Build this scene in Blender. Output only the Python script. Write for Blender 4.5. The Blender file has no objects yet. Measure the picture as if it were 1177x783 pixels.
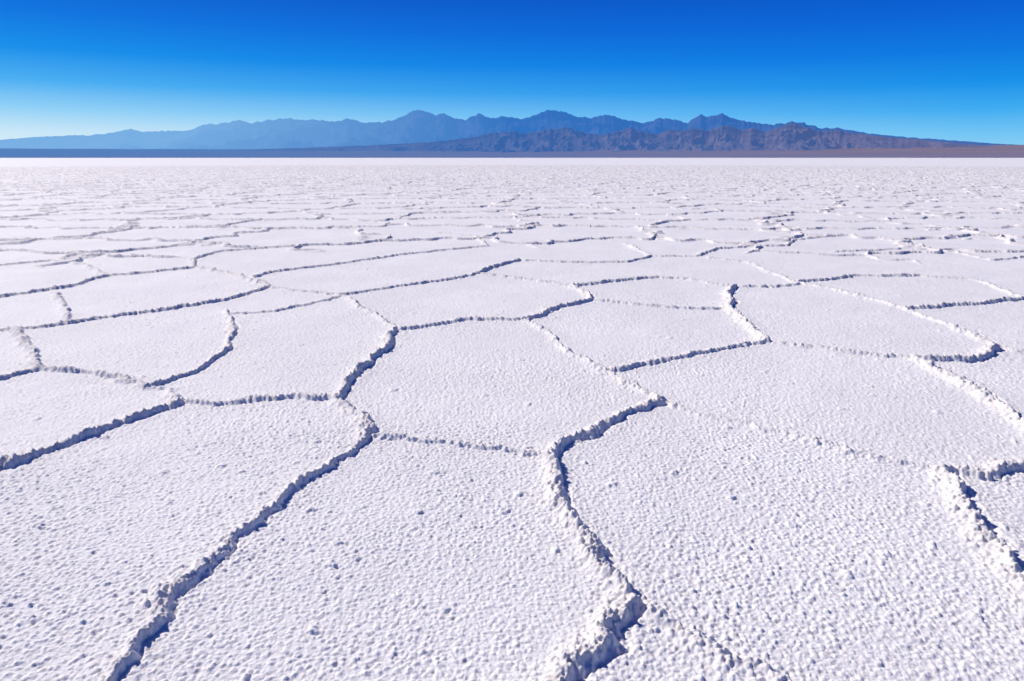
import bpy, math, numpy as np
from mathutils import Vector
sc=bpy.context.scene
F=np.float32
CAMH=1.6; PITCH=math.radians(15)
# ---------------------------------------------------------------- camera
cd=bpy.data.cameras.new("camera"); cam=bpy.data.objects.new("camera",cd)
sc.collection.objects.link(cam); sc.camera=cam
cd.lens=24; cd.sensor_width=36; cd.clip_start=0.05; cd.clip_end=200000
cam.location=(0,0,CAMH); cam.rotation_euler=(math.pi/2-PITCH,0,0)
SAZ=math.radians(-54);SEL=math.radians(37)
AW=(-math.sin(SAZ),-math.cos(SAZ))   # horizontal direction in which shadows fall
# ---------------------------------------------------------------- image pixel helpers (pixel to camera ray / projected to ground metres)
def ray(px,py):
    cx=(px-588.5)/785; cy=(391.5-py)/785
    return (cx, math.cos(PITCH)+cy*math.sin(PITCH), -math.sin(PITCH)+cy*math.cos(PITCH))
def ground(px,py):
    d=ray(px,py); t=CAMH/-d[2]; return (d[0]*t,d[1]*t)
# ---------------------------------------------------------------- noise
def hsh(ix,iy,seed):
    h=(ix.astype(np.int64)*374761393+iy.astype(np.int64)*668265263+seed*1442695041).astype(np.uint32)
    h=(h^(h>>np.uint32(13)))*np.uint32(1274126177)
    h=(h^(h>>np.uint32(15)))*np.uint32(2246822519)
    return h^(h>>np.uint32(16))
def perlin(x,y,seed=0):
    ix=np.floor(x);iy=np.floor(y);fx=(x-ix).astype(F);fy=(y-iy).astype(F)
    ux=fx*fx*fx*(fx*(fx*6-15)+10);uy=fy*fy*fy*(fy*(fy*6-15)+10)
    def g(ax,ay):
        a=hsh(ix+ax,iy+ay,seed).astype(F)*F(2*math.pi/4294967296.)
        return np.cos(a)*(fx-ax)+np.sin(a)*(fy-ay)
    a=g(0,0);b=g(1,0);c=g(0,1);d=g(1,1)
    a=a+(b-a)*ux;c=c+(d-c)*ux
    return (a+(c-a)*uy)*F(1.5)
def fbm(x,y,o,seed=0,gain=.5):
    s=0;a=1
    for i in range(o):
        s=s+a*perlin(x,y,seed+i*7);x=x*2.03+11.3;y=y*2.03-5.1;a*=gain
    return s
def ridged(x,y,o,seed=0,gain=.5):
    s=0;a=1;t=0;w=1
    for i in range(o):
        n=1-np.abs(perlin(x,y,seed+i*7))*1.6
        n=np.clip(n,0,1)**2
        s=s+a*n*w;t+=a;w=np.clip(n*1.6,0,1);x=x*2.07+3.3;y=y*2.07-5.1;a*=gain
    return s/t
def worley(x,y,seed=0,edge=False,jit=1.0):
    ix=np.floor(x);iy=np.floor(y)
    f1=np.full(x.shape,9,F);r1=np.zeros(x.shape,F)
    if edge:
        f2=np.full(x.shape,9,F);p1x=np.zeros(x.shape,F);p1y=p1x.copy();p2x=p1x.copy();p2y=p1x.copy()
    for ax in(-1,0,1):
        for ay in(-1,0,1):
            h=hsh(ix+ax,iy+ay,seed)
            jx=((h&np.uint32(0x3ff)).astype(F)/F(1023.)-.5)*jit+.5;jy=(((h>>np.uint32(10))&np.uint32(0x3ff)).astype(F)/F(1023.)-.5)*jit+.5
            r=(h>>np.uint32(20)).astype(F)/F(4095.)
            qx=(ix+ax+jx-x).astype(F);qy=(iy+ay+jy-y).astype(F)
            d=qx*qx+qy*qy;m=d<f1
            if edge:
                m2=(~m)&(d<f2)
                f2=np.where(m,f1,np.where(m2,d,f2))
                p2x=np.where(m,p1x,np.where(m2,qx,p2x));p2y=np.where(m,p1y,np.where(m2,qy,p2y))
                p1x=np.where(m,qx,p1x);p1y=np.where(m,qy,p1y)
            f1=np.where(m,d,f1);r1=np.where(m,r,r1)
    if edge:
        L=np.sqrt((p2x-p1x)**2+(p2y-p1y)**2)+1e-4
        return (f2-f1)/(2*L),((p1x-p2x)*AW[0]+(p1y-p2y)*AW[1])/L
    return np.sqrt(f1),r1
def sstep(a,b,x):
    t=np.clip((x-a)/(b-a),0,1);return t*t*(3-2*t)

# ---------------------------------------------------------------- pressure ridge network (amp, width, points traced in image pixels)
R=[
(.045,.040,[(458,380),(540,368),(607,367)]),(.060,.045,[(607,367),(640,355),(680,345)]),
(.070,.042,[(458,380),(440,405),(405,435),(388,457)]),
(.055,.045,[(388,457),(405,475),(420,493),(412,506)]),
(.050,.031,[(412,506),(385,530),(350,560),(300,595),(255,640),(205,680),(180,720),(130,783),(60,880)]),
(.034,.032,[(420,500),(470,507),(540,515),(590,520),(632,522)]),
(.064,.042,[(632,522),(680,500),(715,480),(755,462)]),
(.042,.035,[(607,367),(650,400),(700,430),(755,462)]),
(.076,.048,[(632,522),(645,560),(658,600),(690,650),(735,695)]),
(.068,.045,[(735,695),(700,735),(650,783),(560,880)]),
(.038,.037,[(735,695),(790,730),(840,765),(900,795),(1000,860)]),
(.032,.030,[(755,462),(820,480),(900,500),(980,520),(1085,545)]),
(.060,.043,[(1085,545),(1130,548),(1177,540),(1260,520)]),
(.070,.048,[(1085,545),(1120,600),(1177,680),(1300,830)]),
(.045,.036,[(700,428),(760,415),(820,403),(882,393)]),
(.045,.036,[(680,345),(740,352),(800,356),(838,355)]),
(.075,.050,[(842,330),(838,355),(860,375),(882,393)]),(.045,.04,[(842,330),(880,330),(920,327)]),
(.045,.038,[(882,393),(960,405),(1055,415)]),(.070,.045,[(1055,415),(1110,415),(1135,410),(1148,400)]),
(.045,.038,[(1040,355),(1090,375),(1148,400)]),
(.072,.048,[(1055,415),(1110,445),(1177,490),(1260,550)]),
(.060,.045,[(920,325),(980,318),(1055,318)]),(.045,.04,[(920,325),(980,338),(1040,355)]),
(.060,.045,[(1040,355),(1130,350),(1177,343),(1240,335)]),
(.045,.04,[(1148,400),(1177,406),(1260,418)]),(.045,.04,[(1055,318),(1120,322),(1177,343)]),
(.055,.045,[(658,329),(700,325),(755,320)]),(.065,.045,[(680,345),(676,337),(658,329)]),(.045,.04,[(658,329),(610,322),(552,315)]),
(.045,.038,[(390,340),(430,360),(458,380)]),(.045,.04,[(390,340),(470,328),(552,315)]),
(.075,.05,[(552,315),(575,305),(598,300)]),(.05,.045,[(598,300),(660,302),(720,302),(748,295)]),
(.05,.04,[(755,320),(790,322),(842,330)]),
(.05,.045,[(312,330),(290,320),(310,314),(380,305),(470,292),(560,283)]),(.06,.045,[(225,308),(260,314),(312,330)]),
(.04,.04,[(312,330),(350,336),(390,340)]),
(.055,.042,[(312,330),(260,345),(200,355),(130,365),(60,375),(-5,382),(-80,390)]),
(.035,.035,[(262,362),(320,358),(390,342)]),
(.050,.036,[(258,358),(268,375),(262,400),(230,425),(170,447)]),
(.05,.04,[(170,447),(145,435),(100,428),(50,425),(0,437),(-80,450)]),
(.055,.042,[(18,380),(40,405),(50,425)]),
(.064,.040,[(-90,580),(0,540),(60,515),(130,490),(215,463)]),(.045,.036,[(215,463),(250,466),(300,460),(345,457),(388,457)]),
(.035,.034,[(215,463),(200,450),(170,447)]),
(.06,.045,[(120,318),(80,330),(0,342),(-80,350)]),(.05,.04,[(66,337),(75,355),(80,370)]),
(.055,.045,[(120,318),(170,314),(225,308)]),(.05,.045,[(120,318),(100,306),(60,300),(0,305)]),
(.06,.045,[(225,308),(222,298),(250,290),(330,283)]),
(.06,.045,[(748,295),(735,288),(722,281)]),(.06,.045,[(800,295),(825,287),(860,284),(905,283)]),(.06,.045,[(905,283),(912,276),(960,272)]),
(.045,.04,[(748,295),(800,295),(860,302),(920,327)]),(.05,.04,[(560,283),(548,272),(500,268)]),
(.05,.04,[(960,290),(1040,286),(1100,290),(1140,300),(1177,296)]),
]
segs=[]
for A,w,pts in R:
    g=[ground(*p) for p in pts]
    for a,b in zip(g[:-1],g[1:]): segs.append((A*.47,w*.68,a,b))

# ---------------------------------------------------------------- salt flat sheet
C0=(0.0,-1.0)
fine=np.linspace(math.radians(-50),math.radians(50),1640)
coarse=np.linspace(math.radians(50),math.radians(310),180)[1:-1]
th=np.concatenate([fine,coarse])
rr=[0.25]
while rr[-1]<2.3: rr.append(rr[-1]+0.05)
while rr[-1]<5: rr.append(rr[-1]*1.0013)
while rr[-1]<15: rr.append(rr[-1]*1.0023)
while rr[-1]<60: rr.append(rr[-1]*1.0030)
while rr[-1]<160: rr.append(rr[-1]*1.0045)
while rr[-1]<7500: rr.append(rr[-1]*1.035)
rr=np.array(rr);nr=len(rr);nt=len(th)
X=(C0[0]+rr[:,None]*np.sin(th)[None,:]).ravel();Y=(C0[1]+rr[:,None]*np.cos(th)[None,:]).ravel()
RR=np.repeat(rr,nt)
near=RR<180
x=X[near];y=Y[near];dist=np.sqrt(x*x+y*y).astype(F)
n1=perlin(x*1.7,y*1.7,3);n2=perlin(x*1.7,y*1.7,4)
n3=perlin(x*7,y*7,5);n4=perlin(x*7,y*7,6);n5=perlin(x*24,y*24,8);n6=perlin(x*24,y*24,9)
wx=(x+.050*n1+.034*n3+.018*n5).astype(F);wy=(y+.050*n2+.034*n4+.018*n6).astype(F)
H=np.zeros(x.shape,F);TR=np.zeros(x.shape,F)
# part traced in image pixels, projected onto the ground
loc=np.where((y>0.5)&(y<17)&(np.abs(x)<14))[0]
lx=wx[loc];ly=wy[loc];hl=np.zeros(lx.shape,F);tl=hl.copy()
for A,w,a,b in segs:
    m=np.where((lx>min(a[0],b[0])-.3)&(lx<max(a[0],b[0])+.3)&(ly>min(a[1],b[1])-.3)&(ly<max(a[1],b[1])+.3))[0]
    if len(m)==0: continue
    sx=lx[m];sy=ly[m];dx=b[0]-a[0];dy=b[1]-a[1];L=math.hypot(dx,dy)
    t=np.clip(((sx-a[0])*dx+(sy-a[1])*dy)/(L*L),0,1)
    d=np.sqrt((sx-a[0]-t*dx)**2+(sy-a[1]-t*dy)**2)
    nx,ny=-dy/L,dx/L
    k=nx*AW[0]+ny*AW[1]
    if k<0: nx,ny,k=-nx,-ny,-k
    sd_=((sx-a[0])*nx+(sy-a[1])*ny)
    # upthrust plate edge: made steeper down-sun, crack added at its foot to deepen shade
    dd_=np.where(sd_>0,d*(1+.5*k),d*.64)
    hl[m]=np.maximum(hl[m],A*(np.exp(-(dd_/w)**2.1)+.18*np.exp(-(d/.11)**2)))
    tl[m]=np.maximum(tl[m],(A*.46*k)*np.exp(-((d-1.35*w)/(.40*w))**2)*(sd_>0))
H[loc]=hl;TR[loc]=tl
# wider field of the same polygons
e,sidek=worley((x+.35*n1)/3.3+.3*perlin(x*.2,y*.2,30),(y+.35*n2)/2.3+.25*perlin(x*.15,y*.2,31),21,edge=True,jit=.8)
wx=None
ed=np.abs(e*2.6+.02*n3+.012*n5)
wf=.034+dist*.0010
am=(.032+.007*perlin(x*.5,y*.5,40))*(1+dist*.018)
edd=np.where(sidek>0,ed*(1+.35*sidek),ed*.85)
hv=am*(np.exp(-(edd/wf)**2.4)+.16*np.exp(-(ed/.13)**2))
tv=am*.35*np.clip(sidek,0,1)*np.exp(-((ed-1.4*wf)/(.5*wf))**2)  # crack again cut only on the down-sun side, for a darker line
fronty=np.clip(y,0,None)
inside=(sstep(12.9,12.2,dist))*sstep(.86,.80,np.abs(x)/(fronty+.35))*(y>0.2)
mask=(1-inside)*sstep(175,110,dist)
H=np.maximum(H,hv*mask);TR=np.maximum(TR,tv*mask)
rg=np.clip(H/.028,0,1.4)
# crumbly crystals
def dome(f,r0): return np.sqrt(np.clip(1-(f/r0)**2,0,1))
lod=1/(1+(dist/13)**2)
f,r=worley(x/.038,y/.038,51);d4=dome(f,.60)*(.20+.80*r)
f,r=worley(x/.026,y/.026,52,jit=.85);d2=np.clip(1-(f/(.36+.18*r))**2,0,1)*(.35+.65*r)
f,r=worley(x/.0125,y/.0125,57);d1=np.clip(1-(f/.58)**2,0,1)*(.3+.7*r)
f,r=worley(x/.055,y/.055,53);rad=.12+.11*r;kn=dome(f,rad)*(r>.62);pit=np.exp(-(f/.17)**2)*(r<.42)*(.5+r)
f,r=worley(x/.36+.05*n5,y/.36+.05*n6,54);big=dome(f,.03+.04*r)*(r>.6)
patch=np.clip(.62+.7*perlin(x*1.1,y*1.1,61)+.35*perlin(x*4,y*4,62),.05,1.4)
Z=H*(.84+.36*perlin(x*6,y*6,66))-TR+rg*(.013*d4+.009*d2+.003*d1)*np.clip(1.3-dist/25,.35,1)
Z+=lod*(.0062*d2*(.65+.45*patch)+.0026*d1+.007*kn*patch-.0085*pit*(.45+.6*patch)+.010*big)
Z+=.003*perlin(x*3.1,y*3.1,70)+.006*perlin(x*.7,y*.7,71)+.0012*perlin(x*14,y*14,72)*lod
ZZ=np.zeros(X.shape,F);ZZ[near]=Z*sstep(178,140,dist)
rid=np.zeros(X.shape,F);rid[near]=np.clip(rg,0,1)
pt=np.zeros(X.shape,F);pt[near]=np.clip(pit*patch*1.2,0,1)
def grid_mesh(name,X,Y,Z,nr,nt,closed,smooth=True):
    me=bpy.data.meshes.new(name)
    co=np.empty((X.size,3),F);co[:,0]=X;co[:,1]=Y;co[:,2]=Z
    me.vertices.add(X.size);me.vertices.foreach_set("co",co.ravel())
    nc=nt if closed else nt-1
    i=np.arange(nr-1,dtype=np.int32)[:,None]*nt;j=np.arange(nc,dtype=np.int32)[None,:];k=(j+1)%nt
    q=np.stack([i+j,i+k+0*i,i+nt+k,i+nt+j],-1).reshape(-1,4)[:, ::-1]
    nf=q.shape[0]
    me.loops.add(nf*4);me.loops.foreach_set("vertex_index",np.ascontiguousarray(q).ravel())
    me.polygons.add(nf);me.polygons.foreach_set("loop_start",np.arange(nf,dtype=np.int32)*4)
    me.update(calc_edges=True)
    me.polygons.foreach_set("use_smooth",np.full(nf,smooth))
    ob=bpy.data.objects.new(name,me);sc.collection.objects.link(ob);return ob
salt=grid_mesh("salt_flat",X,Y,ZZ,nr,nt,True)
at=salt.data.attributes.new("ridge",'FLOAT','POINT');at.data.foreach_set("value",rid)
at=salt.data.attributes.new("pit",'FLOAT','POINT');at.data.foreach_set("value",pt)

# ---------------------------------------------------------------- materials
def newmat(n):
    m=bpy.data.materials.new(n);m.use_nodes=True;nt_=m.node_tree;nt_.nodes.clear();return m,nt_
def N(t,typ,**k):
    n=t.nodes.new(typ)
    for a,b in k.items(): setattr(n,a,b)
    return n
def ramp(t,stops):
    n=t.nodes.new("ShaderNodeValToRGB");e=n.color_ramp.elements
    e[0].position,e[0].color=stops[0][0],(*stops[0][1],1);e[1].position,e[1].color=stops[-1][0],(*stops[-1][1],1)
    for p,c in stops[1:-1]:
        q=e.new(p);q.color=(*c,1)
    return n
m,t=newmat("salt_crust")
geo=N(t,"ShaderNodeNewGeometry")
n_a=N(t,"ShaderNodeTexNoise");n_a.inputs["Scale"].default_value=.9;n_a.inputs["Detail"].default_value=8
n_b=N(t,"ShaderNodeTexNoise");n_b.inputs["Scale"].default_value=85;n_b.inputs["Detail"].default_value=4
n_c=N(t,"ShaderNodeTexNoise");n_c.inputs["Scale"].default_value=320;n_c.inputs["Detail"].default_value=3
for n in(n_a,n_b,n_c): t.links.new(geo.outputs["Position"],n.inputs["Vector"])
ra=ramp(t,[(.3,(.81,.80,.805)),(.7,(.885,.875,.875))]);t.links.new(n_a.outputs["Fac"],ra.inputs[0])
rb=ramp(t,[(.30,(.74,.70,.69)),(.50,(1,1,1))]);t.links.new(n_b.outputs["Fac"],rb.inputs[0])
mul=N(t,"ShaderNodeMix",data_type='RGBA',blend_type='MULTIPLY');mul.inputs[0].default_value=.8
t.links.new(ra.outputs[0],mul.inputs[6]);t.links.new(rb.outputs[0],mul.inputs[7])
# wind-blown dust caught in the crumbly ridges; shade of the small pits painted as brown tint
atn=N(t,"ShaderNodeAttribute");atn.attribute_name="ridge"
rd=ramp(t,[(.44,(.15,.15,.15)),(.66,(.6,.6,.6))]);t.links.new(n_b.outputs["Fac"],rd.inputs[0])
dm=N(t,"ShaderNodeMath",operation='MULTIPLY');t.links.new(atn.outputs["Fac"],dm.inputs[0]);t.links.new(rd.outputs[0],dm.inputs[1])
atp=N(t,"ShaderNodeAttribute");atp.attribute_name="pit"
dm2=N(t,"ShaderNodeMath",operation='MULTIPLY_ADD',use_clamp=True);dm2.inputs[1].default_value=.6
t.links.new(atp.outputs["Fac"],dm2.inputs[0]);t.links.new(dm.outputs[0],dm2.inputs[2])
dx=N(t,"ShaderNodeMix",data_type='RGBA');dx.inputs[7].default_value=(.50,.43,.40,1)
t.links.new(dm2.outputs[0],dx.inputs[0]);t.links.new(mul.outputs[2],dx.inputs[6])
bs=N(t,"ShaderNodeBsdfPrincipled");bs.inputs["Roughness"].default_value=.8;bs.inputs["Specular IOR Level"].default_value=.25
t.links.new(dx.outputs[2],bs.inputs["Base Color"])
bp=N(t,"ShaderNodeBump");bp.inputs["Distance"].default_value=.005;bp.inputs["Strength"].default_value=.75
ad=N(t,"ShaderNodeMath",operation='MULTIPLY_ADD');ad.inputs[1].default_value=.45
t.links.new(n_c.outputs["Fac"],ad.inputs[0]);t.links.new(n_b.outputs["Fac"],ad.inputs[2])
t.links.new(ad.outputs[0],bp.inputs["Height"]);t.links.new(bp.outputs[0],bs.inputs["Normal"])
o=N(t,"ShaderNodeOutputMaterial");t.links.new(bs.outputs[0],o.inputs[0])
salt.data.materials.append(m)

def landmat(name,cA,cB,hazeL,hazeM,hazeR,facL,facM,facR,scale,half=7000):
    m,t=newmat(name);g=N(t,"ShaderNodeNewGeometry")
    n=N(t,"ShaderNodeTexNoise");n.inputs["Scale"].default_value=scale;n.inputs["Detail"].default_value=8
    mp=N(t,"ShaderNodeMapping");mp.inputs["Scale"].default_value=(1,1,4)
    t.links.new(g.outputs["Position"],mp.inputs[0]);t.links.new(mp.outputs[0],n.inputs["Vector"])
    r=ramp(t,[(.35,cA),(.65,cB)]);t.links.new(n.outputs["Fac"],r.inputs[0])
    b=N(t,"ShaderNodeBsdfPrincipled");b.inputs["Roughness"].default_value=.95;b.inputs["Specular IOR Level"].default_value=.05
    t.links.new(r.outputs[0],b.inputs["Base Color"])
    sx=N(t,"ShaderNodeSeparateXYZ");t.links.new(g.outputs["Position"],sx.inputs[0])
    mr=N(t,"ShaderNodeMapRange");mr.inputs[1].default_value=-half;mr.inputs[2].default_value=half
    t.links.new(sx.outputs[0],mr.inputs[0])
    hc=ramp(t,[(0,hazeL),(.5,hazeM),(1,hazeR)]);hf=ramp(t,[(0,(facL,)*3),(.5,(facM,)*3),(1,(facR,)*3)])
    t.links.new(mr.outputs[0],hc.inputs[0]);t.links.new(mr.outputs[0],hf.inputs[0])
    em=N(t,"ShaderNodeEmission");t.links.new(hc.outputs[0],em.inputs[0])  # aerial haze painted in as emission, colour and amount by world x
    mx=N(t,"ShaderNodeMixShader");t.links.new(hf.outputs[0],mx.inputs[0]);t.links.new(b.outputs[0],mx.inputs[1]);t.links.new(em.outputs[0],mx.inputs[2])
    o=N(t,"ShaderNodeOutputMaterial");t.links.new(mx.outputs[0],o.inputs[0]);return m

# ---------------------------------------------------------------- mountains
def prof(pts):
    az=[];te=[]
    for p in pts:
        d=ray(*p);az.append(math.atan2(d[0],d[1]));te.append(d[2]/math.hypot(d[0],d[1]))
    return np.array(az),np.array(te)
def mrange(name,pts,Dfoot,Dc,Dback,mat,seed,naz=2200,nd=190,jag=.0016,sc_=1500.,k0=.62):
    az0,te0=prof(pts)
    az=np.linspace(math.radians(-62),math.radians(62),naz)
    dd=np.concatenate([np.linspace(Dfoot,Dc,nd),np.linspace(Dc,Dback,25)[1:]])
    te=np.interp(az,az0,te0,left=max(te0[0]-.002,.002),right=max(te0[-1]-.002,.002))
    jg=0;a=1;fq=70
    for i in range(4):
        jg=jg+a*(.35-np.abs(perlin(az*fq,az*0+seed*.37+i,seed+i)))*1.6;fq*=2.1;a*=.55
    te=te+jag*jg*np.clip((te-.008)/.03,0.1,1.1)
    T=1.6+Dc*np.clip(te,.0005,1)
    nd=len(dd)
    A,D=np.meshgrid(az,dd);x=D*np.sin(A);y=D*np.cos(A)
    tt=(D-Dfoot)/(Dc-Dfoot);back=np.clip((D-Dc)/(Dback-Dc),0,1)
    env=np.where(tt<1,np.clip(tt,0,1)**1.35,1-back)
    wxx=x+400*perlin(x/1400,y/1400,seed+2);wyy=y+400*perlin(x/1400+9,y/1400,seed+3)
    rn=ridged(wxx/sc_,wyy/(sc_*1.5),6,seed,.6)
    k=k0*np.clip(4*tt*(1-tt),0,1)**.6
    base=T[None,:]
    Z=base*env*(1-k*(1-rn)*1.25)+base*.22*k*(rn-.5)
    Z=Z+(-6)*(tt<=0)
    ob=grid_mesh(name,x.ravel(),y.ravel(),Z.ravel(),nd,naz,False);ob.data.materials.append(mat);return ob
backp=[(-60,164),(0,161),(40,158),(80,156),(100,156),(130,153),(150,149),(165,152),(190,151),(215,151),(235,144),(260,142),(275,139),(290,142),(310,138),(330,136),(345,139),(365,138),(385,141),(400,137),(420,142),(440,141),(460,136),(475,128),(485,127),(500,133),(510,131),(522,137),(535,138),(550,131),(565,137),(580,134),(600,138),(615,133),(630,127),(645,128),(660,134),(680,136),(700,132),(715,138),(740,142),(760,136),(775,138),(790,142),(805,132),(815,135),(830,131),(845,138),(870,142),(890,144),(910,140),(925,142),(945,148),(960,147),(975,150),(1000,154),(1030,157),(1060,159),(1100,162),(1140,165),(1177,167),(1240,170)]
frontp=[(-60,176),(200,174),(350,170),(430,167),(500,163),(545,158),(565,153),(590,151),(605,154),(620,150),(640,148),(652,147),(668,152),(690,155),(715,150),(725,147),(740,152),(755,155),(770,149),(785,151),(800,148),(815,151),(830,144),(850,149),(865,147),(880,151),(905,144),(915,142),(925,146),(945,151),(965,150),(985,154),(1010,156),(1030,159),(1050,160),(1090,164),(1130,167),(1177,170),(1240,173)]
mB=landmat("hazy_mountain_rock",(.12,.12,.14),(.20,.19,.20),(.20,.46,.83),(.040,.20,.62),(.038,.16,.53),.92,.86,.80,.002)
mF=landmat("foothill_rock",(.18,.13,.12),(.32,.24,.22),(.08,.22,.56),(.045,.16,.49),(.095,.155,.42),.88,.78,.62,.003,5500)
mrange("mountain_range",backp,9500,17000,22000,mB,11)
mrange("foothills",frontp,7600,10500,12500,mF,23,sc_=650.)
# gravel plain rising gently to the mountain foot
az=np.linspace(math.radians(-62),math.radians(62),500);dd=np.linspace(5200,12000,60)
A,D=np.meshgrid(az,dd);x=D*np.sin(A);y=D*np.cos(A)
tt=(D-5200)/6800
Z=-1+ (150+25*np.sin(A*2.5))*tt**1.15+6*tt*fbm(x/900,y/900,4,77)
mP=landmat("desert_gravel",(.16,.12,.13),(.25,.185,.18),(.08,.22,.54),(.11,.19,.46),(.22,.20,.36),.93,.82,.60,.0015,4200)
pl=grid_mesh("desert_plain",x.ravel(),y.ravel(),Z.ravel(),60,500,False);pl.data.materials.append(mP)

# ---------------------------------------------------------------- sun and sky
S=Vector((math.sin(SAZ)*math.cos(SEL),math.cos(SAZ)*math.cos(SEL),math.sin(SEL)))
sd=bpy.data.lights.new("sun",'SUN');sd.energy=5.0;sd.angle=math.radians(.5);sd.color=(1,.93,.85)
so=bpy.data.objects.new("sun",sd);sc.collection.objects.link(so);so.rotation_euler=S.to_track_quat('Z','Y').to_euler()
w=bpy.data.worlds.new("World");sc.world=w;w.use_nodes=True;t=w.node_tree;t.nodes.clear()
tc=N(t,"ShaderNodeTexCoord");sky=N(t,"ShaderNodeTexSky");sky.sky_type='NISHITA';sky.sun_disc=False
sky.sun_elevation=SEL;sky.sun_rotation=SAZ;sky.altitude=3600;sky.air_density=1;sky.dust_density=.1;sky.ozone_density=3
sep=N(t,"ShaderNodeSeparateXYZ");t.links.new(tc.outputs["Generated"],sep.inputs[0])
def lin(c): return tuple(((v/255+.055)/1.055)**2.4 if v>10 else v/255/12.92 for v in c)
# clear high-desert air: colour against sine of elevation
rl=ramp(t,[(0,lin((224,239,248))),(.03,lin((202,231,248))),(.055,lin((148,210,247))),(.085,lin((74,176,243))),(.12,lin((8,143,235))),(.16,lin((0,116,224))),(.21,lin((0,88,203))),(.5,(.008,.045,.27)),(1,(.008,.035,.19))])
rr_=ramp(t,[(0,lin((150,210,245))),(.03,lin((108,195,245))),(.055,lin((58,171,242))),(.085,lin((10,144,234))),(.12,lin((0,119,226))),(.16,lin((0,98,214))),(.21,lin((0,78,194))),(.5,(.008,.045,.27)),(1,(.008,.035,.19))])
for r_ in(rl,rr_): t.links.new(sep.outputs[2],r_.inputs[0])
mr=N(t,"ShaderNodeMapRange");mr.inputs[1].default_value=-.60;mr.inputs[2].default_value=.55;t.links.new(sep.outputs[0],mr.inputs[0])
mx=N(t,"ShaderNodeMix",data_type='RGBA');t.links.new(mr.outputs[0],mx.inputs[0]);t.links.new(rl.outputs[0],mx.inputs[6]);t.links.new(rr_.outputs[0],mx.inputs[7])
sc10=N(t,"ShaderNodeMix",data_type='RGBA',blend_type='MULTIPLY');sc10.inputs[0].default_value=1
t.links.new(mx.outputs[2],sc10.inputs[6]);sc10.inputs[7].default_value=(10,10,10,1)
fm=N(t,"ShaderNodeMix",data_type='RGBA');fm.inputs[0].default_value=.025
t.links.new(sc10.outputs[2],fm.inputs[6]);t.links.new(sky.outputs[0],fm.inputs[7])
bg=N(t,"ShaderNodeBackground");bg.inputs[1].default_value=.1;t.links.new(fm.outputs[2],bg.inputs[0])
o=N(t,"ShaderNodeOutputWorld");t.links.new(bg.outputs[0],o.inputs[0])
sc.view_settings.view_transform='Standard';sc.view_settings.look='None';sc.view_settings.exposure=0
